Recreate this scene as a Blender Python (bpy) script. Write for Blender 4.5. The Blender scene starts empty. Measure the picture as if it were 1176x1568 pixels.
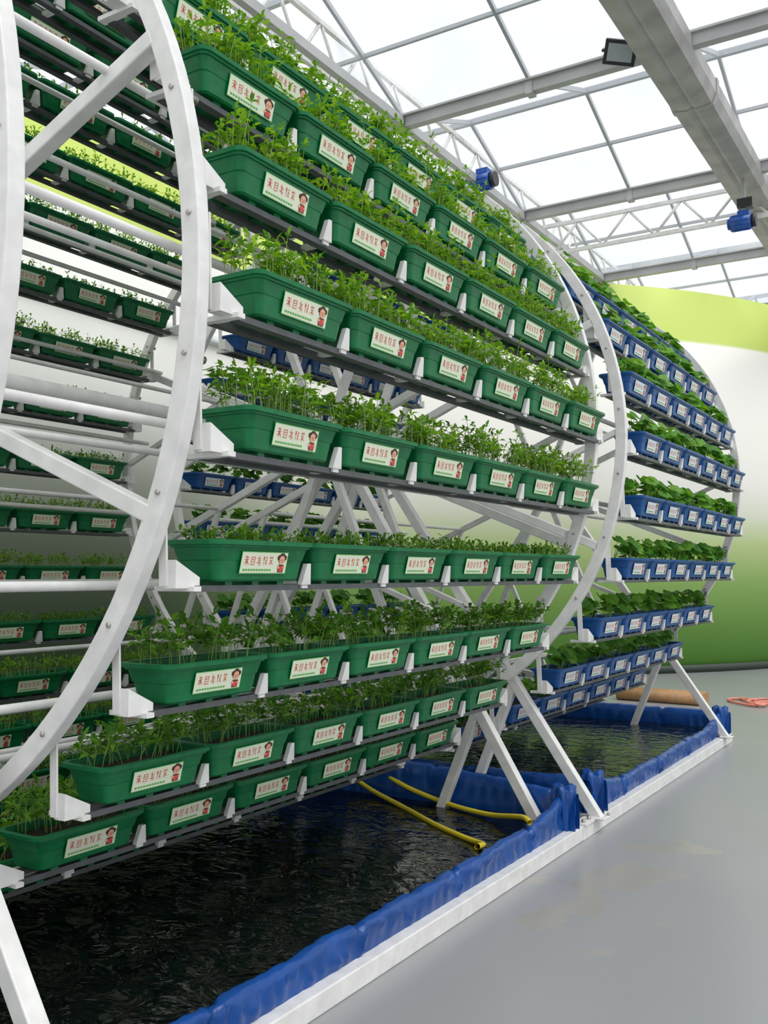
import bpy, math, random
from mathutils import Vector, Matrix, noise
random.seed(7)
S=bpy.context.scene
S.view_settings.view_transform='Standard'
COL=S.collection
pi=math.pi
# ------------------------------------------------------------------ materials
def newmat(name):
    m=bpy.data.materials.new(name); m.use_nodes=True
    nt=m.node_tree
    return m,nt,nt.nodes['Principled BSDF']
def simple(name,col,rough=0.5,metal=0.0,noise_amt=0.0,scale=8,bump=0.0,spec=0.5):
    m,nt,b=newmat(name)
    b.inputs['Base Color'].default_value=(*col,1); b.inputs['Roughness'].default_value=rough
    b.inputs['Metallic'].default_value=metal; b.inputs['Specular IOR Level'].default_value=spec
    if noise_amt>0 or bump>0:
        g=nt.nodes.new('ShaderNodeNewGeometry')
        n=nt.nodes.new('ShaderNodeTexNoise'); n.inputs['Scale'].default_value=scale; n.inputs['Detail'].default_value=5
        nt.links.new(g.outputs['Position'],n.inputs['Vector'])
        if noise_amt>0:
            r=nt.nodes.new('ShaderNodeValToRGB')
            r.color_ramp.elements[0].position=0.3; r.color_ramp.elements[1].position=0.7
            r.color_ramp.elements[0].color=(*[c*(1-noise_amt) for c in col],1)
            r.color_ramp.elements[1].color=(*[min(1,c*(1+noise_amt*0.5)) for c in col],1)
            nt.links.new(n.outputs['Fac'],r.inputs['Fac']); nt.links.new(r.outputs['Color'],b.inputs['Base Color'])
        if bump>0:
            bp=nt.nodes.new('ShaderNodeBump'); bp.inputs['Strength'].default_value=bump; bp.inputs['Distance'].default_value=0.01
            nt.links.new(n.outputs['Fac'],bp.inputs['Height']); nt.links.new(bp.outputs['Normal'],b.inputs['Normal'])
    return m
M={}
M['white']=simple('white_painted_steel',(0.78,0.77,0.74),0.38,0,0.12,14)
M['galv']=simple('dark_galvanised_rail',(0.10,0.105,0.11),0.45,0.3,0.2,20)
M['bolt']=simple('bolt_steel',(0.45,0.43,0.4),0.35,0.8)
M['green']=simple('green_plastic',(0.003,0.155,0.048),0.38,0,0.2,30,0,0.33)
M['bluep']=simple('blue_plastic',(0.004,0.075,0.27),0.35,0,0.15,30,0,0.35)
M['soil']=simple('potting_soil',(0.035,0.022,0.014),0.95,0,0.5,90,0.8)
M['tag']=simple('label_paper',(0.74,0.79,0.60),0.45)
M['tagblue']=simple('label_paper_blue',(0.72,0.80,0.80),0.45)
M['red']=simple('label_red_ink',(0.66,0.07,0.06),0.5)
M['tgreen']=simple('label_green_ink',(0.10,0.42,0.08),0.5)
M['skin']=simple('label_skin_ink',(0.80,0.42,0.25),0.5)
M['hair']=simple('label_hair_ink',(0.07,0.02,0.015),0.5)
M['alum']=simple('aluminium_beam',(0.46,0.46,0.45),0.5,0.2,0.12,3)
M['mull']=simple('glazing_bar',(0.50,0.52,0.54),0.45,0.2)
M['gutter']=simple('gutter_metal',(0.40,0.39,0.37),0.5,0.3,0.25,4)
M['black']=simple('black_housing',(0.02,0.02,0.022),0.4)
M['glassd']=simple('lamp_glass',(0.35,0.37,0.4),0.1)
M['motor']=simple('blue_motor_paint',(0.01,0.08,0.36),0.35)
M['hose']=simple('yellow_hose',(0.74,0.60,0.03),0.35)
M['wood']=simple('brown_tube_card',(0.42,0.23,0.10),0.6,0,0.2,20)
M['pinkp']=simple('red_white_hose',(0.75,0.25,0.18),0.4)
M['skirt']=simple('dark_skirting',(0.03,0.045,0.03),0.5)
M['trimw']=simple('trim_white',(0.75,0.78,0.75),0.5)

def leafmat(name,c0,c1,c2,trans=0.35):
    m,nt,b=newmat(name)
    g=nt.nodes.new('ShaderNodeNewGeometry')
    r=nt.nodes.new('ShaderNodeValToRGB')
    r.color_ramp.elements[0].color=(*c0,1); r.color_ramp.elements[1].color=(*c2,1)
    e=r.color_ramp.elements.new(0.5); e.color=(*c1,1)
    nt.links.new(g.outputs['Random Per Island'],r.inputs['Fac'])
    nt.links.new(r.outputs['Color'],b.inputs['Base Color'])
    b.inputs['Roughness'].default_value=0.45; b.inputs['Specular IOR Level'].default_value=0.3
    t=nt.nodes.new('ShaderNodeBsdfTranslucent')
    mx=nt.nodes.new('ShaderNodeMixRGB'); mx.blend_type='MULTIPLY'; mx.inputs[0].default_value=1
    mx.inputs[2].default_value=(1.6,1.5,0.5,1)
    nt.links.new(r.outputs['Color'],mx.inputs[1]); nt.links.new(mx.outputs[0],t.inputs['Color'])
    ms=nt.nodes.new('ShaderNodeMixShader'); ms.inputs[0].default_value=trans
    nt.links.new(b.outputs[0],ms.inputs[1]); nt.links.new(t.outputs[0],ms.inputs[2])
    nt.links.new(ms.outputs[0],nt.nodes['Material Output'].inputs['Surface'])
    return m
M['leafA']=leafmat('leaf_bright',(0.07,0.21,0.016),(0.13,0.32,0.022),(0.28,0.47,0.04),0.42)
M['leafB']=leafmat('leaf_mid',(0.05,0.16,0.016),(0.09,0.25,0.02),(0.17,0.36,0.03),0.38)
M['leafC']=leafmat('leaf_broad',(0.05,0.19,0.02),(0.09,0.28,0.03),(0.19,0.40,0.05),0.35)
M['stem']=simple('stem_green',(0.28,0.44,0.11),0.5)

# wall mural, with shade painted into the left wall's lower colours
m,nt,b=newmat('wall_mural_with_painted_shade'); M['wall']=m
g=nt.nodes.new('ShaderNodeNewGeometry'); sx=nt.nodes.new('ShaderNodeSeparateXYZ'); nt.links.new(g.outputs['Position'],sx.inputs[0])
mr=nt.nodes.new('ShaderNodeMapRange'); mr.inputs['From Max'].default_value=6.0; nt.links.new(sx.outputs['Z'],mr.inputs['Value'])
def ramp(stops):
    r=nt.nodes.new('ShaderNodeValToRGB'); cr=r.color_ramp
    cr.elements[0].position=stops[0][0]; cr.elements[0].color=(*stops[0][1],1)
    cr.elements[1].position=stops[-1][0]; cr.elements[1].color=(*stops[-1][1],1)
    for p,c in stops[1:-1]:
        e=cr.elements.new(p); e.color=(*c,1)
    nt.links.new(mr.outputs[0],r.inputs['Fac']); return r
LIME=(0.53,0.65,0.13)
ra=ramp([(0,(0.13,0.36,0.05)),(0.10,(0.21,0.45,0.08)),(0.22,(0.36,0.59,0.15)),(0.33,(0.60,0.73,0.32)),(0.41,(0.80,0.82,0.66)),(0.48,(0.86,0.84,0.77)),(0.855,(0.88,0.86,0.79)),(0.862,LIME),(1,LIME)])
shade_ramp=ramp([(0,(0.05,0.10,0.035)),(0.15,(0.08,0.14,0.055)),(0.30,(0.22,0.26,0.18)),(0.42,(0.42,0.44,0.37)),(0.52,(0.74,0.75,0.69)),(0.60,(0.86,0.85,0.79)),(0.855,(0.90,0.88,0.82)),(0.862,LIME),(1,LIME)])  # left wall: mural with the shade behind the rack painted in low down
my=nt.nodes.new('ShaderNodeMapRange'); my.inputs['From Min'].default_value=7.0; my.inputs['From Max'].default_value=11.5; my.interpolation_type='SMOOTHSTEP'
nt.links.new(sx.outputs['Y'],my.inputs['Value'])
mx=nt.nodes.new('ShaderNodeMixRGB'); nt.links.new(my.outputs[0],mx.inputs[0]); nt.links.new(shade_ramp.outputs[0],mx.inputs[1]); nt.links.new(ra.outputs[0],mx.inputs[2])
nt.links.new(mx.outputs[0],b.inputs['Base Color']); b.inputs['Roughness'].default_value=0.5

# floor epoxy with one faint damp patch beside the tank
m,nt,b=newmat('grey_epoxy_floor'); M['floor']=m
g=nt.nodes.new('ShaderNodeNewGeometry')
n1=nt.nodes.new('ShaderNodeTexNoise'); n1.inputs['Scale'].default_value=3.2; n1.inputs['Detail'].default_value=3; n1.inputs['Roughness'].default_value=0.5
nt.links.new(g.outputs['Position'],n1.inputs['Vector'])
mp=nt.nodes.new('ShaderNodeMapping'); mp.vector_type='POINT'; mp.inputs['Location'].default_value=(1.56*2.6,-4.75*0.75,0); mp.inputs['Scale'].default_value=(2.6,0.75,1)
nt.links.new(g.outputs['Position'],mp.inputs['Vector'])
vl=nt.nodes.new('ShaderNodeVectorMath'); vl.operation='LENGTH'; nt.links.new(mp.outputs[0],vl.inputs[0])
ad=nt.nodes.new('ShaderNodeMath'); ad.operation='MULTIPLY_ADD'; ad.inputs[1].default_value=-0.28; nt.links.new(vl.outputs['Value'],ad.inputs[0]); nt.links.new(n1.outputs['Fac'],ad.inputs[2])
r1=nt.nodes.new('ShaderNodeValToRGB'); r1.color_ramp.elements[0].position=0.37; r1.color_ramp.elements[1].position=0.40
nt.links.new(ad.outputs[0],r1.inputs['Fac'])
n2=nt.nodes.new('ShaderNodeTexNoise'); n2.inputs['Scale'].default_value=1.5; n2.inputs['Detail'].default_value=5
nt.links.new(g.outputs['Position'],n2.inputs['Vector'])
r2=nt.nodes.new('ShaderNodeValToRGB'); r2.color_ramp.elements[0].color=(0.28,0.285,0.295,1); r2.color_ramp.elements[1].color=(0.315,0.32,0.33,1)
nt.links.new(n2.outputs['Fac'],r2.inputs['Fac'])
mx=nt.nodes.new('ShaderNodeMixRGB'); mx.inputs[2].default_value=(0.32,0.31,0.285,1)
nt.links.new(r1.outputs['Color'],mx.inputs[0]); nt.links.new(r2.outputs['Color'],mx.inputs[1]); nt.links.new(mx.outputs[0],b.inputs['Base Color'])
mr=nt.nodes.new('ShaderNodeMapRange'); mr.inputs['To Min'].default_value=0.30; mr.inputs['To Max'].default_value=0.20
nt.links.new(r1.outputs['Color'],mr.inputs['Value']); nt.links.new(mr.outputs[0],b.inputs['Roughness'])

# water
m,nt,b=newmat('dark_pond_water'); M['water']=m
b.inputs['Base Color'].default_value=(0.003,0.004,0.004,1); b.inputs['Roughness'].default_value=0.02; b.inputs['IOR'].default_value=1.33
g=nt.nodes.new('ShaderNodeNewGeometry')
mp=nt.nodes.new('ShaderNodeMapping'); mp.inputs['Scale'].default_value=(1,1.5,1); nt.links.new(g.outputs['Position'],mp.inputs['Vector'])
n1=nt.nodes.new('ShaderNodeTexNoise'); n1.inputs['Scale'].default_value=4.5; n1.inputs['Detail'].default_value=2.0; n1.inputs['Distortion'].default_value=1.8
nt.links.new(mp.outputs[0],n1.inputs['Vector'])
bp=nt.nodes.new('ShaderNodeBump'); bp.inputs['Strength'].default_value=0.36; bp.inputs['Distance'].default_value=0.03
nt.links.new(n1.outputs['Fac'],bp.inputs['Height']); nt.links.new(bp.outputs['Normal'],b.inputs['Normal'])

M['tarp']=simple('blue_tarpaulin',(0.003,0.060,0.27),0.28,0,0.2,5,0.25,0.45)

m=bpy.data.materials.new('greenhouse_glazing'); m.use_nodes=True; M['glaz']=m
nt=m.node_tree; nt.nodes.clear()
o=nt.nodes.new('ShaderNodeOutputMaterial'); t=nt.nodes.new('ShaderNodeBsdfTransparent'); t.inputs[0].default_value=(0.95,0.965,0.99,1)
d=nt.nodes.new('ShaderNodeBsdfTranslucent'); d.inputs[0].default_value=(0.80,0.82,0.86,1)
g=nt.nodes.new('ShaderNodeNewGeometry'); n=nt.nodes.new('ShaderNodeTexNoise'); n.inputs['Scale'].default_value=1.2; n.inputs['Detail'].default_value=5
nt.links.new(g.outputs['Position'],n.inputs['Vector'])
mr=nt.nodes.new('ShaderNodeMapRange'); mr.inputs['From Min'].default_value=0.35; mr.inputs['From Max'].default_value=0.7; mr.inputs['To Min'].default_value=0.05; mr.inputs['To Max'].default_value=0.35
nt.links.new(n.outputs['Fac'],mr.inputs['Value'])
ms=nt.nodes.new('ShaderNodeMixShader'); nt.links.new(mr.outputs[0],ms.inputs[0])
nt.links.new(t.outputs[0],ms.inputs[1]); nt.links.new(d.outputs[0],ms.inputs[2]); nt.links.new(ms.outputs[0],o.inputs['Surface'])

# ------------------------------------------------------------------ mesh builder
class MB:
    def __init__(s,mats): s.v=[]; s.f=[]; s.mi=[]; s.mats=mats; s.sm=[]
    def face(s,idx,mat,smooth=False): s.f.append(idx); s.mi.append(s.mats.index(mat)); s.sm.append(smooth)
    def poly(s,pts,mat,smooth=False):
        b=len(s.v); s.v+= [tuple(p) for p in pts]; s.face(list(range(b,b+len(pts))),mat,smooth)
    def box(s,c,d,mat):
        x,y,z=c; a,b2,c2=d[0]/2,d[1]/2,d[2]/2; n=len(s.v)
        s.v+=[(x+i*a,y+j*b2,z+k*c2) for i in(-1,1) for j in(-1,1) for k in(-1,1)]
        for q in((0,1,3,2),(4,6,7,5),(0,4,5,1),(2,3,7,6),(0,2,6,4),(1,5,7,3)): s.face([n+i for i in q],mat)
    def beam(s,p0,p1,w,h,mat,up=(0,0,1)):
        p0=Vector(p0);p1=Vector(p1); d=(p1-p0).normalized(); up=Vector(up)
        if abs(d.dot(up))>0.98: up=Vector((0,1,0))
        a=d.cross(up).normalized(); b=a.cross(d).normalized(); n=len(s.v)
        for p in(p0,p1):
            for i,j in((-1,-1),(1,-1),(1,1),(-1,1)): s.v.append(tuple(p+a*i*w/2+b*j*h/2))
        for q in((0,1,2,3),(7,6,5,4),(0,4,5,1),(1,5,6,2),(2,6,7,3),(3,7,4,0)): s.face([n+i for i in q],mat)
    def tube(s,p0,p1,r,mat,n=10,cap=True,r1=None):
        p0=Vector(p0);p1=Vector(p1); d=(p1-p0).normalized(); up=Vector((0,0,1))
        if abs(d.dot(up))>0.9: up=Vector((1,0,0))
        a=d.cross(up).normalized(); b=a.cross(d); k=len(s.v); r1=r if r1 is None else r1
        for p,rr in((p0,r),(p1,r1)):
            for i in range(n):
                t=2*pi*i/n; s.v.append(tuple(p+a*math.cos(t)*rr+b*math.sin(t)*rr))
        for i in range(n):
            j=(i+1)%n; s.face([k+i,k+j,k+n+j,k+n+i],mat,True)
        if cap: s.face([k+i for i in range(n)][::-1],mat); s.face([k+n+i for i in range(n)],mat)
    def obj(s,name,parent=None,loc=(0,0,0)):
        o=bpy.data.objects.new(name,s.mesh(name)); COL.objects.link(o); o.location=loc
        if parent: o.parent=parent
        return o
    def mesh(s,name):
        me=bpy.data.meshes.new(name); me.from_pydata(s.v,[],s.f)
        for m in s.mats: me.materials.append(M[m])
        me.polygons.foreach_set('material_index',s.mi); me.polygons.foreach_set('use_smooth',s.sm); me.update(); return me
def empty(name,loc=(0,0,0)):
    e=bpy.data.objects.new(name,None); COL.objects.link(e); e.location=loc; e.empty_display_size=0.2; return e
def inst(name,me,parent,loc,rot=None):
    o=bpy.data.objects.new(name,me); COL.objects.link(o); o.location=loc; o.parent=parent
    if rot: o.rotation_euler=rot
    return o
def under(o,e):
    o.parent=e; o.matrix_parent_inverse=Matrix.Translation(Vector(e.location)).inverted(); return o
def bev(o,w=0.005):
    b=o.modifiers.new('bevel','BEVEL'); b.width=w; b.segments=2; b.limit_method='ANGLE'; b.angle_limit=math.radians(60); return o

CX,CZ,R=-3.54,2.32,1.77
def rp(y,ang,r=R): return (CX+r*math.cos(math.radians(ang)),y,CZ+r*math.sin(math.radians(ang)))
ROWS=[41,28.9,16.9,4.8,-7.5,-19.8,-32.8,-46.2,-59.2,-72.4]
n_=20
ROWS+=[-72.4-(246.6/ n_)*k for k in range(1,n_)]
XOFF={4:-0.02,5:-0.05,6:-0.045,7:-0.035,8:-0.01,9:-0.01}

# ------------------------------------------------------------------ rack frames
def ring(mb,y,r=R+0.0,w=0.062,t=0.045):
    n=116; k=len(mb.v)
    for i in range(n):
        a=2*pi*i/n
        for rr,yy in((r-w/2,y-t/2),(r+w/2,y-t/2),(r+w/2,y+t/2),(r-w/2,y+t/2)):
            mb.v.append((CX+rr*math.cos(a),yy,CZ+rr*math.sin(a)))
    for i in range(n):
        j=(i+1)%n
        for q in range(4):
            q2=(q+1)%4
            mb.face([k+4*i+q,k+4*i+q2,k+4*j+q2,k+4*j+q],'white')
    for a in ROWS:
        p=Vector(rp(y-t/2,a)); mb.tube(p,p+Vector((0,-0.008,0)),0.009,'bolt',6)
def build_rack(rings,legs,y0,y1,dense):
    e=empty('rotary_planting_rack',(CX,(y0+y1)/2,0))
    def fin(mb,n): return under(mb.obj(n),e)
    mb=MB(['white','bolt'])
    for y in rings: ring(mb,y)
    bev(fin(mb,'wheel_rims'),0.004)
    mb=MB(['white','bolt'])
    for y in rings:
        for k in range(8):
            a=-22+45*k
            if y in dense: mb.beam(rp(y,a,0.1),rp(y,a,R-0.02),0.05,0.045,'white',up=(0,1,0))
            else: mb.beam(rp(y,a+(11 if k%2 else 0),0.1),rp(y,a,R-0.02),0.05,0.05,'white',up=(0,1,0))
        if y in dense:
            for k in range(8):
                a=-22+45*k
                mb.beam(rp(y,a,0.95),rp(y,a+22.5,R-0.03),0.035,0.035,'white',up=(0,1,0))
        mb.tube((CX,y-0.05,CZ),(CX,y+0.05,CZ),0.15,'white',24)
    bev(fin(mb,'wheel_spokes'))
    mb=MB(['white'])
    for k in range(19):
        a=-14-360/19*k
        mb.tube(rp(y0,a,1.567),rp(y1,a,1.567),0.0145,'white',10)
    for k in range(8):
        a=-22+45*k
        mb.tube(rp(y0,a,0.95),rp(y1,a,0.95),0.014,'white',8)
    fin(mb,'tie_tubes')
    mb=MB(['white']); mb.tube((CX,y0-0.15,CZ),(CX,y1+0.15,CZ),0.045,'white',16); fin(mb,'drive_shaft')
    mb=MB(['white','bolt'])
    for y,sp in legs:
        for sgn in(1,-1):
            fx=CX+sgn*sp
            zf=0.07 if sp>1.5 else 0.02
            mb.beam((CX+sgn*0.03,y,CZ),(fx,y,zf),0.06,0.06,'white',up=(0,1,0))
            if sp>1.5:
                mb.box((fx,y,0.088),(0.1,0.12,0.012),'white')
                mb.tube((fx+0.04,y+0.04,0.09),(fx+0.04,y+0.04,0.108),0.01,'bolt',6)
            else: mb.box((fx,y,0.03),(0.12,0.12,0.02),'white')
            mb.beam((CX+sgn*1.05,y,0.83),(CX+sgn*0.72,y,0.02),0.055,0.055,'white',up=(0,1,0))
        mb.beam((CX-0.95,y,0.98),(CX+0.95,y,0.98),0.045,0.045,'white')
        mb.box((CX,y,CZ-0.02),(0.22,0.1,0.2),'white')
    bev(fin(mb,'support_legs'))
    return e
build_rack([1.31,1.9,5.0],[(1.72,1.585),(5.14,1.43)],1.31,5.0,[5.0])
build_rack([5.5,8.62],[(5.50+0.05,1.585),(8.85,1.585)],5.5,8.62,[5.5,8.62])

# ------------------------------------------------------------------ tray rows
def rrect(hx,hy,rad,z,cy,n=7):
    pts=[]
    for sx_,sy_,a0 in((1,1,0),(-1,1,90),(-1,-1,180),(1,-1,270)):
        for i in range(n+1):
            a=math.radians(a0+90*i/n)
            pts.append((sx_*(hx-rad)+rad*math.cos(a),cy+sy_*(hy-rad)+rad*math.sin(a),z))
    return pts
ZR,ZB=-0.12,-0.24
PITCH=0.482
def tray(mb,cy,col,tagm,dx=0,dz=0,rot=0):
    st=len(mb.v)
    L=[rrect(0.062,0.188,0.02,ZB,cy),rrect(0.069,0.195,0.024,ZB+0.006,cy),rrect(0.078,0.206,0.026,ZB+0.06,cy),rrect(0.080,0.210,0.026,ZB+0.062,cy),rrect(0.090,0.221,0.028,ZR-0.022,cy),rrect(0.097,0.228,0.03,ZR-0.021,cy),
       rrect(0.098,0.229,0.03,ZR-0.016,cy),rrect(0.106,0.237,0.034,ZR-0.014,cy),rrect(0.107,0.238,0.034,ZR-0.002,cy),rrect(0.104,0.235,0.032,ZR,cy),rrect(0.092,0.223,0.028,ZR,cy),
       rrect(0.09,0.221,0.026,ZR-0.004,cy),rrect(0.087,0.218,0.026,ZR-0.03,cy)]
    n=len(L[0]); k=len(mb.v)
    for l in L: mb.v+=l
    for a in range(len(L)-1):
        for i in range(n):
            j=(i+1)%n; mb.face([k+a*n+i,k+a*n+j,k+(a+1)*n+j,k+(a+1)*n+i],col,False)
    mb.face([k+i for i in range(n)][::-1],col)
    c=len(mb.v); mb.v.append((0,cy,ZR-0.02))
    for i in range(n): mb.face([k+(len(L)-1)*n+i,k+(len(L)-1)*n+(i+1)%n,c],'soil')
    for yy in(-0.12,0,0.12): mb.box((0,cy+yy,ZB-0.006),(0.1,0.03,0.014),col)
    z0,z1=ZB+0.022,ZB+0.088
    def P(s_,t_,e):
        z=z0+(z1-z0)*t_; x=0.0755+(0.0915-0.0755)*((z-ZB-0.03)/(0.068))
        return (x+0.002+e,cy+s_,z)
    def q(s0,s1,t0,t1,e,mat,sh=0): mb.poly([P(s0,t0,e),P(s1,t0,e),P(s1+sh,t1,e),P(s0+sh,t1,e)],mat)
    W=0.108
    q(-W,W,0,1,0.0015,'tgreen' if tagm=='tag' else 'trimw'); q(-W+0.002,W-0.002,0.04,0.96,0.002,tagm)
    G=[[(0.1,.9,.9,.82),(.5,1,.5,.0),(.05,.6,.95,.62),(.45,.55,.05,.1),(.55,.55,.95,.05),(.2,.3,.8,.3)],
       [(.1,.85,.9,.9),(.2,.85,.12,.05),(.88,.88,.85,.05),(.25,.6,.8,.62),(.3,.35,.75,.36),(.15,.08,.9,.08)],
       [(.5,1,.2,.65),(.3,.75,.9,.72),(.3,.5,.85,.52),(.55,.75,.5,.0),(.05,.3,.95,.28),(.85,.2,.7,.0)],
       [(.2,1,.1,.6),(.15,.75,.45,.72),(.28,.95,.25,.05),(.6,.9,.9,.88),(.6,.55,.92,.5),(.85,.9,.6,.05),(.65,.4,.95,.08)],
       [(.1,.8,.9,.84),(.35,1,.3,.7),(.7,1,.72,.7),(.2,.55,.85,.57),(.5,.6,.48,.0),(.45,.4,.1,.1),(.55,.4,.95,.12)]]
    for ci in range(5):
        s0=-W+0.014+ci*0.028; ww=0.022
        for (x0,y0_,x1,y1_) in G[ci]:
            a=Vector((s0+x0*ww,0.38+0.42*y0_)); b_=Vector((s0+x1*ww,0.38+0.42*y1_))
            dd=Vector((b_.x-a.x,(b_.y-a.y)*(z1-z0))).normalized(); nx,ny=-dd.y*0.0012,dd.x*0.0012/(z1-z0)
            mb.poly([P(a.x-nx,a.y-ny,0.0027),P(b_.x-nx*.6,b_.y-ny*.6,0.0027),P(b_.x+nx*.6,b_.y+ny*.6,0.0027),P(a.x+nx,a.y+ny,0.0027)],'red')
    for k2 in range(11):
        s=-W+0.013+k2*0.012; q(s,s+0.009,0.13,0.22,0.0026,'tgreen')
    def disc(s,t,rs,e,mat,n=10,asp=1.0):
        h=(z1-z0); mb.poly([P(s+rs*math.cos(2*pi*i/n),t+rs*asp*math.sin(2*pi*i/n)/h,e) for i in range(n)],mat)
    sc=W-0.028
    disc(sc-0.015,0.74,0.008,0.0026,'hair'); disc(sc+0.015,0.74,0.008,0.0026,'hair')
    disc(sc,0.70,0.0175,0.003,'hair'); disc(sc,0.63,0.0135,0.0034,'skin')
    disc(sc-0.005,0.64,0.002,0.0038,'hair',6); disc(sc+0.005,0.64,0.002,0.0038,'hair',6); disc(sc,0.56,0.0028,0.0038,'red',6)
    q(sc-0.013,sc+0.013,0.07,0.42,0.0032,'hair'); q(sc-0.009,sc+0.009,0.1,0.36,0.0036,'red'); disc(sc-0.013,0.3,0.005,0.004,'skin',6); disc(sc+0.013,0.3,0.005,0.004,'skin',6)
    ca,sa=math.cos(rot),math.sin(rot)
    for i in range(st,len(mb.v)):
        x,y,z=mb.v[i]; y-=cy
        mb.v[i]=(x*ca-y*sa+dx,cy+x*sa+y*ca,z+dz)
def row_mesh(name,col,tagm,seed):
    rn=random.Random(seed)
    mb=MB(['white','galv','bolt',col,'soil',tagm,'red','tgreen','skin','hair','trimw'])
    for i in range(6):
        tray(mb,(i-2.5)*PITCH+rn.uniform(-0.003,0.003),col,tagm,rn.uniform(-0.006,0.006),0,rn.uniform(-0.012,0.012))
    Lh=3*PITCH
    zb=ZB-0.012
    for x in(-0.042,0.042):
        mb.box((x,0,zb-0.008),(0.03,2*Lh+0.04,0.018),'galv')
    for i in range(1,6):
        y=(i-3)*PITCH
        mb.box((0,y,zb-0.006),(0.13,0.03,0.012),'white')
        xx=0.064
        pts=[(y-0.024,zb),(y+0.024,zb),(y+0.009,ZB+0.055),(y-0.009,ZB+0.055)]
        k=len(mb.v)
        for x in(xx-0.012,xx+0.006):
            for py,pz in pts: mb.v.append((x+0.012*(pz>ZB),py,pz))
        for q in((0,1,2,3)[::-1],(4,5,6,7),(0,4,5,1),(1,5,6,2),(2,6,7,3),(3,7,4,0)): mb.face([k+i2 for i2 in q],'white')
    for s in(-1,1):
        yo=s*(Lh+0.095)
        mb.beam((0,yo,0.02),(0.01,yo,zb),0.028,0.007,'white',up=(0,1,0))
        k=len(mb.v)
        pr=[(yo,zb-0.006),(s*(Lh+0.0),zb-0.006),(s*(Lh+0.0),ZB+0.012),(yo,ZB+0.06)]
        for x in(0.01,0.055):
            for py,pz in pr: mb.v.append((x,py,pz))
        for q in((0,1,2,3),(7,6,5,4),(0,4,5,1),(1,5,6,2),(2,6,7,3),(3,7,4,0)): mb.face([k+i2 for i2 in q],'white')
        mb.box((0,s*(Lh+0.03),zb-0.008),(0.15,0.03,0.014),'white')
        mb.tube((0,yo-0.03,0),(0,yo+0.03,0),0.012,'bolt',8)
    return mb.mesh(name)
green_rows=[row_mesh('green_tray_row_a','green','tag',1),row_mesh('green_tray_row_b','green','tag',2)]
blue_rows=[row_mesh('blue_tray_row_a','bluep','tagblue',3)]

# ------------------------------------------------------------------ plants
def leaf(mb,base,d,L,W,mat,droop=0.3,roll=0.0):
    d=d.normalized(); up=Vector((0,0,1)); a=d.cross(up)
    if a.length<1e-3: a=Vector((1,0,0))
    a.normalize(); n=a.cross(d)
    a=a*math.cos(roll)+n*math.sin(roll); n=a.cross(d)
    p1=base+d*L*0.4; p2=base+d*L-up*L*droop
    l=p1+a*W/2+n*W*0.18; r_=p1-a*W/2+n*W*0.18
    p3=base+d*L*0.75-up*L*droop*0.45
    l2=p3+a*W*0.33+n*W*0.1; r2=p3-a*W*0.33+n*W*0.1
    k=len(mb.v); mb.v+=[tuple(base),tuple(l),tuple(r_),tuple(p1),tuple(l2),tuple(r2),tuple(p3),tuple(p2)]
    for q in((0,3,1),(0,2,3),(1,3,6,4),(3,2,5,6),(4,6,7),(6,5,7)): mb.face([k+i for i in q],mat,True)
def strip(mb,pts,w,mat):
    for i in range(len(pts)-1):
        p,q=pts[i],pts[i+1]
        for a in(Vector((w/2,0,0)),Vector((0,w/2,0))):
            mb.poly([p-a,p+a,q+a*0.8,q-a*0.8],mat)
def plants(name,seed,nper,h0,h1,leafL,leafW,nleaf,mat,nlf=3,spread=0.045,lean=0.03,fmin=0.5):
    rn=random.Random(seed); mb=MB([mat,'stem'])
    for t in range(6):
        cy=(t-2.5)*PITCH; vig=rn.uniform(0.88,1.12)
        for i in range(nper):
            x=rn.uniform(-0.08,0.08); y=cy+rn.uniform(-0.208,0.208)
            b=Vector((x,y,ZR-0.024)); h=rn.uniform(h0,h1)*vig
            ln=Vector((rn.gauss(0,lean)+x*0.1,rn.gauss(0,lean)+(y-cy)*0.05,0))
            mid=b+Vector((0,0,h*0.5))+ln*0.35; top=b+Vector((0,0,h))+ln
            strip(mb,[b,mid,top],0.0032,'stem')
            a0=rn.uniform(0,2*pi)
            for k in range(nleaf):
                f=fmin+(1-fmin)*(k+1)/nleaf if nleaf>2 else 0.9
                o=b+(mid-b)*min(1,f*2) if f<0.5 else mid+(top-mid)*((f-0.5)*2)
                a=a0+k*2.4+rn.uniform(-0.4,0.4); el=rn.uniform(0.05,0.95) if k<nleaf-1 else rn.uniform(0.8,1.3)
                d=Vector((math.cos(a)*math.cos(el),math.sin(a)*math.cos(el),math.sin(el)))
                pl=spread*rn.uniform(0.4,1.0)
                e=o+d*pl
                if nlf>1:
                    strip(mb,[o,e],0.002,'stem')
                    s=Vector((-math.sin(a),math.cos(a),0))
                    leaf(mb,e,d,leafL*rn.uniform(0.8,1.2),leafW,mat,rn.uniform(0.1,0.6),rn.uniform(-.6,.6))
                    for j in range((nlf-1)//2):
                        m_=o+d*pl*(0.9-0.4*j)
                        for sg in(1,-1):
                            leaf(mb,m_,d*0.7+s*sg,leafL*rn.uniform(0.5,0.8),leafW*0.8,mat,rn.uniform(0.1,0.6),rn.uniform(-.6,.6))
                else:
                    leaf(mb,o,d,leafL*rn.uniform(0.8,1.2),leafW,mat,rn.uniform(0.1,0.5),rn.uniform(-.5,.5))
    return mb.mesh(name)
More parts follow.
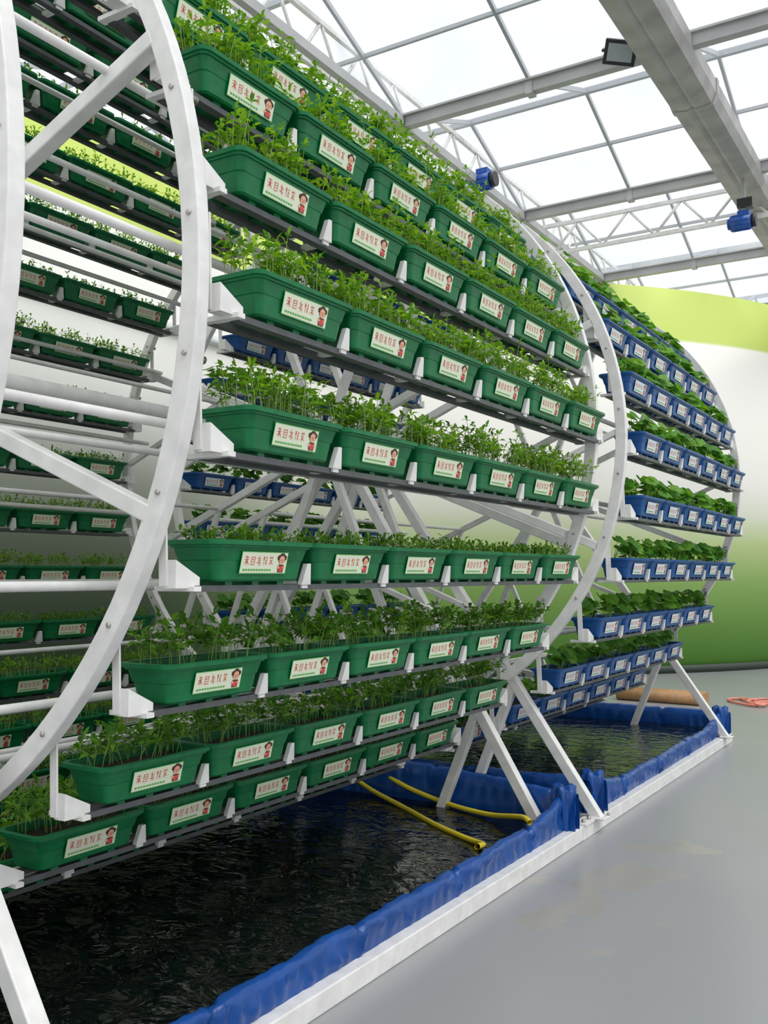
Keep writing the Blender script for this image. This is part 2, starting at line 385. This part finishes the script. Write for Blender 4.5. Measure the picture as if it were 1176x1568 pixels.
def broad(name,seed):
    rn=random.Random(seed); mb=MB(['leafC','stem'])
    for t in range(6):
        cy=(t-2.5)*PITCH
        for i in range(7):
            x=rn.uniform(-0.05,0.06); y=cy-0.185+0.37*(i+0.5)/7+rn.uniform(-0.02,0.02)
            b=Vector((x,y,ZR-0.024))
            for k in range(4):
                a=rn.uniform(0,2*pi); h=rn.uniform(0.05,0.15); ro=rn.uniform(0.02,0.06)
                c=b+Vector((math.cos(a)*ro+0.01,math.sin(a)*ro,h))
                strip(mb,[b,b+(c-b)*0.6+Vector((0,0,0.01)),c],0.004,'stem')
                rad=rn.uniform(0.030,0.055); nrm=Vector((math.cos(a)*0.6+0.35,math.sin(a)*0.6-0.1,1)).normalized()
                u=nrm.cross(Vector((-math.sin(a),math.cos(a),0))).normalized(); v=nrm.cross(u)
                n=12; kk=len(mb.v); mb.v.append(tuple(c-nrm*0.006))
                for j in range(n):
                    th=2*pi*j/n; rr=rad*(1-0.3*math.exp(-((th-pi)/0.35)**2))*(1+0.08*math.cos(5*th))
                    mb.v.append(tuple(c+u*-rr*math.cos(th)+v*rr*math.sin(th)+nrm*rad*(0.12*math.cos(2*th)-0.12)+Vector((0,0,rn.uniform(-.003,.003)))))
                for j in range(n): mb.face([kk,kk+1+j,kk+1+(j+1)%n],'leafC',True)
    return mb.mesh(name)
PL={'tall':[plants('tall_seedlings_%d'%i,10+i,56,0.085,0.155,0.038,0.014,4,'leafA',3,0.022,0.011,0.5) for i in range(3)],
    'mid':[plants('leafy_seedlings_%d'%i,20+i,34,0.06,0.125,0.048,0.020,4,'leafB',3,0.030,0.02) for i in range(2)],
    'short':[plants('short_seedlings_%d'%i,30+i,75,0.03,0.068,0.030,0.012,4,'leafB',1,0.02,0.010) for i in range(2)],
    'thin':[plants('thin_seedlings_%d'%i,40+i,60,0.06,0.11,0.034,0.013,4,'leafA',1,0.02,0.014) for i in range(2)],
    'broad':[broad('broad_leaf_plants_%d'%i,50+i) for i in range(2)]}
YG,YB=3.485,7.06
eg=empty('green_seedling_planters',(CX,YG,CZ)); eb=empty('blue_leafy_planters',(CX,YB,CZ))
for k,a in enumerate(ROWS):
    aa=((a+180)%360)-180
    p=rp(0,a); lx,lz=p[0]-CX,p[2]-CZ
    inst('tray_row_%02d'%k,green_rows[k%2],eg,(lx+XOFF.get(k,0),0,lz))
    if -10<aa<45: kind='tall'
    elif -25<aa<=-10: kind='short'
    elif -75<aa<=-25: kind='mid'
    else: kind='thin' if k%3 else 'short'
    v=PL[kind]; inst('seedlings_%02d'%k,v[k%len(v)],eg,(lx+XOFF.get(k,0),0,lz))
    inst('tray_row_%02d'%k,blue_rows[0],eb,(lx,0,lz))
    inst('leafy_plants_%02d'%k,PL['broad'][k%2],eb,(lx,0,lz))

# ------------------------------------------------------------------ tanks
def tank(y0,y1,seed,endh):
    e=empty('blue_lined_water_tank',(CX,(y0+y1)/2,0))
    def fin(mb,n): return under(mb.obj(n),e)
    xf=-1.97; xb=2*CX-xf
    mb=MB(['white'])
    for x in(xf-0.035,xb+0.035): mb.box((x,(y0+y1)/2,0.04),(0.07,y1-y0,0.078),'white')
    for y in(y0+0.035,y1-0.035): mb.box((CX,y,0.038),(xf-xb-0.14,0.07,0.074),'white')
    bev(fin(mb,'base_frame'))
    mb=MB(['tarp'])
    prof=[(0.058,0.0),(0.056,0.25),(0.060,0.5),(0.058,0.72),(0.062,0.88),(0.075,0.97),(0.092,1.0),(0.108,0.94),(0.118,0.7),(0.125,0.35),(0.13,0.0)]
    ZL=0.075
    def side(p0,p1,nin,hf):
        p0=Vector(p0);p1=Vector(p1);Ld=(p1-p0).length;n=int(Ld/0.014);k=len(mb.v);m_=len(prof)
        for i in range(n+1):
            t=i/n; p=p0+(p1-p0)*t; s=t*Ld; H=hf(t,Ld)-ZL
            for j,(o,fz) in enumerate(prof):
                z=ZL+H*fz
                w=noise.noise(Vector((s*4+seed*3.1,z*10,seed)))*0.014+abs(noise.noise(Vector((s*13+z*38,z*9,seed+5))))*0.026+noise.noise(Vector((s*26-z*30,z*20,seed+9)))*0.006
                sag=0.010*noise.noise(Vector((s*1.9,seed*2.2,0)))+0.006*noise.noise(Vector((s*10,seed,3)))
                sf=((s+seed*0.3)%0.8)-0.4
                fold=0.022*max(0,1-abs(sf-(z-.1)*0.25)/0.016)
                notch=-0.018*max(0,1-abs(sf)/0.025)
                amp=1 if 0<j<8 else 0.15
                if j>=8: amp=0.5
                q=p+nin*(o-(w+fold)*amp)
                mb.v.append((q.x,q.y,z+(sag+notch)*fz*(1 if j<9 else 0.3)))
        for i in range(n):
            for j in range(m_-1):
                a=k+i*m_+j; mb.face([a,a+1,a+m_+1,a+m_],'tarp',True)
    def hfront(t,L):
        s=t*L; d=min(s,L-s); return 0.195+0.09*math.exp(-(d/0.35)**2)
    side((xf,y0,0),(xf,y1,0),Vector((-1,0,0)),hfront)
    side((xb,y1,0),(xb,y0,0),Vector((1,0,0)),hfront)
    side((xb,y0,0),(xf,y0,0),Vector((0,1,0)),lambda t,L:0.27)
    side((xf,y1,0),(xb,y1,0),Vector((0,-1,0)),lambda t,L:0.28+(endh-0.28)*math.sin(pi*t))
    for x,y,sx_,sy_ in((xf,y0,-1,1),(xf,y1,-1,-1)):
        c=Vector((x+sx_*0.085,y+sy_*0.085,0)); n=36; k=len(mb.v); hs=(0.075,0.13,0.19,0.25,0.30,0.315,0.29)
        for jj,z in enumerate(hs):
            for i in range(n):
                a=2*pi*i/n; rr=(0.06,0.062,0.064,0.066,0.062,0.042,0.012)[jj]*(1+0.18*math.sin(a*6+z*12)+0.10*math.sin(a*11-z*20))
                mb.v.append((c.x+rr*math.cos(a),c.y+rr*math.sin(a),z+0.012*math.sin(a*3)*(jj>2)))
        for jj in range(len(hs)-1):
            for i in range(n):
                a=k+jj*n+i;b2=k+jj*n+(i+1)%n; mb.face([a,b2,b2+n,a+n],'tarp',True)
    fin(mb,'tarpaulin_liner')
    mb=MB(['water']); zz=0.13
    mb.poly([(xb+0.1,y0+0.1,zz),(xf-0.1,y0+0.1,zz),(xf-0.1,y1-0.1,zz),(xb+0.1,y1-0.1,zz)],'water'); fin(mb,'water_surface')
    return e
t1=tank(0.6,5.32,1,0.36); t2=tank(5.62,9.15,2,0.28)
mb=MB(['white','bolt']); mb.box((-2.005,5.47,0.04),(0.07,0.298,0.076),'white'); mb.box((-2.0,5.45,0.083),(0.08,0.22,0.01),'white')
mb.tube((-1.99,5.38,0.085),(-1.99,5.38,0.105),0.012,'bolt',6); mb.tube((-1.99,5.47,0.085),(-1.99,5.47,0.105),0.012,'bolt',6)
under(mb.obj('frame_joiner'),t1)

def curve(name,pts,r,mat,par=None):
    c=bpy.data.curves.new(name,'CURVE'); c.dimensions='3D'; c.bevel_depth=r; c.bevel_resolution=4
    sp=c.splines.new('NURBS'); sp.points.add(len(pts)-1)
    for i,p in enumerate(pts): sp.points[i].co=(*p,1)
    sp.use_endpoint_u=True; sp.order_u=3; c.resolution_u=10
    o=bpy.data.objects.new(name,c); c.materials.append(M[mat]); COL.objects.link(o); o.parent=par; return o
curve('yellow_water_hose',[(-3.9,5.4,0.36),(-3.62,5.24,0.30),(-3.35,5.18,0.17),(-2.95,4.98,0.138),(-2.6,4.72,0.138),(-2.33,4.56,0.14),(-2.22,4.50,0.145),(-2.14,4.40,0.17),(-2.10,4.28,0.2),(-2.07,4.18,0.222)],0.014,'hose')
curve('yellow_water_hose',[(-3.6,5.4,0.39),(-3.4,5.27,0.35),(-3.15,5.2,0.22),(-2.74,5.14,0.145),(-2.42,5.02,0.15),(-2.25,4.90,0.19),(-2.12,4.80,0.225),(-2.06,4.74,0.235),(-2.03,4.71,0.225)],0.014,'hose')

e=empty('cardboard_tubes',(-3.3,11.6,0.065))
for i in range(3):
    mb=MB(['wood']); mb.tube((-0.5,0.14*i-0.1,0),(0.5,0.14*i-0.16,0),0.065,'wood',18); mb.obj('tube_%d'%i,e)
pts=[(-2.5+0.22*math.cos(t*1.9)*(1-0.04*t)+0.03*t,11.9+0.3*math.sin(t*1.55),0.016+0.002*t) for t in [i*0.5 for i in range(26)]]
curve('coiled_hose',pts,0.014,'pinkp')

# ------------------------------------------------------------------ room
mb=MB(['floor']); mb.poly([(-9,-4,0),(9,-4,0),(9,26,0),(-9,26,0)],'floor'); mb.obj('floor')
def bez(p0,p1,p2,n): return [((1-t)**2*p0[0]+2*t*(1-t)*p1[0]+t*t*p2[0],(1-t)**2*p0[1]+2*t*(1-t)*p1[1]+t*t*p2[1]) for t in [i/n for i in range(n+1)]]
WX=-7.5
path=[(WX,-4),(WX,10.6)]+bez((WX,11),(WX,12.2),(-4.9,14.1),14)+bez((-4.9,14.1),(-3.3,15.6),(-2.7,17.2),12)[1:]+bez((-2.7,17.2),(-2.2,19),(0,20.5),10)[1:]+[(9,22)]
def wallstrip(name,pl,z0,z1,th,mat,off=0):
    mb=MB([mat])
    P=[]
    for i,p in enumerate(pl):
        a=Vector(pl[max(0,i-1)]);b=Vector(pl[min(len(pl)-1,i+1)]); d=(b-a).normalized(); n=Vector((-d.y,d.x))
        q0=Vector(p)-n*off; q1=Vector(p)+n*(th)
        P.append((q0,q1))
    for q0,q1 in P: mb.v+=[(q0.x,q0.y,z0),(q0.x,q0.y,z1),(q1.x,q1.y,z1),(q1.x,q1.y,z0)]
    for i in range(len(P)-1):
        a=4*i
        for j in range(4):
            j2=(j+1)%4; mb.face([a+j,a+j2,a+4+j2,a+4+j],mat,True if j%2==0 else False)
    return mb.obj(name)
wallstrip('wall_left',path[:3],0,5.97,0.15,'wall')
wallstrip('wall_back',path[2:],0,5.97,0.15,'wall')
wallstrip('baseboard_back',path[2:],0.0,0.12,0.0,'skirt',0.03)
wallstrip('baseboard_left',path[:3],0.0,0.12,0.0,'skirt',0.03)
wallstrip('trim_1',path[:6],4.15,4.25,0.0,'trimw',0.05)

# roof
er=empty('ceiling',(0,8,6))
def finr(mb,n): return under(mb.obj(n),er)
YE=[8.14+3.0*k for k in range(-4,6)]; X0,X1=-8.5,8.5; ZE,ZRG=6.05,6.65
mb=MB(['glaz'])
for y in YE[:-1]:
    mb.poly([(X0,y,ZE+.06),(X1,y,ZE+.06),(X1,y+1.5,ZRG+.03),(X0,y+1.5,ZRG+.03)],'glaz')
    mb.poly([(X0,y+1.5,ZRG+.03),(X1,y+1.5,ZRG+.03),(X1,y+3,ZE+.06),(X0,y+3,ZE+.06)],'glaz')
finr(mb,'glass_panes')
mb=MB(['mull'])
xs=[-4.8+1.37*j for j in range(-2,10)]
for y in YE[:-1]:
    for x in xs:
        mb.beam((x,y,ZE+.03),(x,y+1.5,ZRG),0.032,0.045,'mull'); mb.beam((x,y+1.5,ZRG),(x,y+3,ZE+.03),0.032,0.045,'mull')
    mb.box((0,y+1.5,ZRG),(X1-X0,0.05,0.06),'mull')
    mb.box((0,y+2.25,(ZE+ZRG)/2+.02),(X1-X0,0.03,0.035),'mull')
finr(mb,'glazing_bars')
mb=MB(['alum'])
for y in YE:
    mb.box((0,y,ZE-0.03),(X1-X0,0.09,0.10),'alum'); mb.box((0,y,ZE+0.03),(X1-X0,0.16,0.02),'alum')
    for x in xs: mb.box((x,y,ZE-0.03),(0.07,0.11,0.14),'alum')
finr(mb,'eave_beams')
mb=MB(['alum','white'])
def truss(p0,p1,h,n,w=0.045):
    p0=Vector(p0);p1=Vector(p1); u=Vector((0,0,h))
    mb.beam(p0,p1,w,w,'white'); mb.beam(p0+u,p1+u,w,w,'white')
    for i in range(n):
        a=p0+(p1-p0)*(i/n); b=p0+(p1-p0)*((i+.5)/n)+u; c=p0+(p1-p0)*((i+1)/n)
        mb.tube(a,b,0.018,'white',6); mb.tube(b,c,0.018,'white',6)
truss((-8,11.8,5.72),(8,11.8,5.72),0.38,24)
truss((-4.95,-3,6.05),(-4.95,20,6.05),0.45,36)
truss((-8,17.8,5.68),(8,17.8,5.68),0.36,26)
mb.box((-4.8,8,6.02),(0.07,24,0.09),'alum')
finr(mb,'lattice_trusses')
mb=MB(['gutter'])
gp=[(-2.36,5.93),(-2.33,5.84),(-2.2,5.82),(-2.16,5.84),(-2.12,5.82),(-1.98,5.84),(-1.94,5.93),(-1.94,6.06),(-2.36,6.06)]
def prism(y0,y1,sc=1.0):
    k=len(mb.v);n=len(gp)
    for y in(y0,y1):
        for x,z in gp: mb.v.append((-2.15+(x+2.15)*sc,y,5.95+(z-5.95)*sc))
    for i in range(n): j=(i+1)%n; mb.face([k+i,k+j,k+n+j,k+n+i],'gutter')
    mb.face([k+i for i in range(n)],'gutter'); mb.face([k+n+i for i in range(n)][::-1],'gutter')
prism(-3,20)
for y in YE: prism(y+0.8,y+0.88,1.06)
finr(mb,'valley_gutter')

# fixtures
e=empty('floodlight',(-2.50,7.90,5.98))
mb=MB(['black','glassd','bolt'])
mb.box((0,0,0),(0.27,0.07,0.20),'black'); mb.box((0,-0.037,0),(0.21,0.006,0.14),'glassd')
for i in range(7): mb.box((-0.108+0.036*i,0.045,0),(0.01,0.03,0.18),'black')
mb.beam((-0.15,0,0),(-0.15,0.1,0.0),0.02,0.02,'black'); mb.beam((0.15,0,0),(0.15,0.1,0.0),0.02,0.02,'black'); mb.beam((-0.16,0.1,0),(0.16,0.1,0.0),0.03,0.02,'black')
o=mb.obj('housing',e); o.rotation_euler=(math.radians(35),math.radians(12),math.radians(20))
def motor(x,y,z,par_z,name='roof_vent_motor',sc=1.0):
    e=empty(name,(x,y,z)); mb=MB(['motor','black','alum'])
    mb.tube((-0.14*sc,0,0),(0.08*sc,0,0),0.085*sc,'motor',20); mb.tube((0.08*sc,0,0),(0.13*sc,0,0),0.07*sc,'black',16); mb.tube((-0.17*sc,0,0),(-0.14*sc,0,0),0.06*sc,'motor',16)
    for i in range(8):
        a=2*pi*i/8; mb.box((-0.03,0.088*sc*math.cos(a),0.088*sc*math.sin(a)),(0.18*sc,0.012,0.012),'motor')
    mb.box((0,0,0.09*sc),(0.12*sc,0.1*sc,0.06),'motor'); mb.beam((0,0,0.1*sc),(0,0,par_z-z),0.04,0.04,'alum',up=(0,1,0))
    if par_z-z>0.3: mb.box((0.02,0,0.2),(0.16,0.12,0.1),'black')
    mb.obj('body',e)
motor(-4.72,9.8,6.0,6.02,sc=1.2)
motor(-2.10,10.9,5.36,5.85)

# ------------------------------------------------------------------ light
w=bpy.data.worlds.new('overcast_sky'); S.world=w; w.use_nodes=True
bg=w.node_tree.nodes['Background']; bg.inputs[0].default_value=(0.94,0.965,1.0,1); bg.inputs[1].default_value=1.05
l=bpy.data.lights.new('daylight_sun','SUN'); l.energy=2.5; l.angle=math.radians(45); l.color=(1,0.98,0.94)
o=bpy.data.objects.new('daylight_sun',l); COL.objects.link(o); o.rotation_euler=(math.radians(8),math.radians(30),0); o.location=(3,3,12)

cam=bpy.data.cameras.new('camera'); co=bpy.data.objects.new('camera',cam); COL.objects.link(co)
co.location=(0,0,1.5); co.rotation_euler=(math.radians(90+3.71),0,math.radians(31.75))
cam.sensor_fit='VERTICAL'; cam.sensor_height=36; cam.lens=36*1480/1568; cam.clip_end=200
S.camera=co
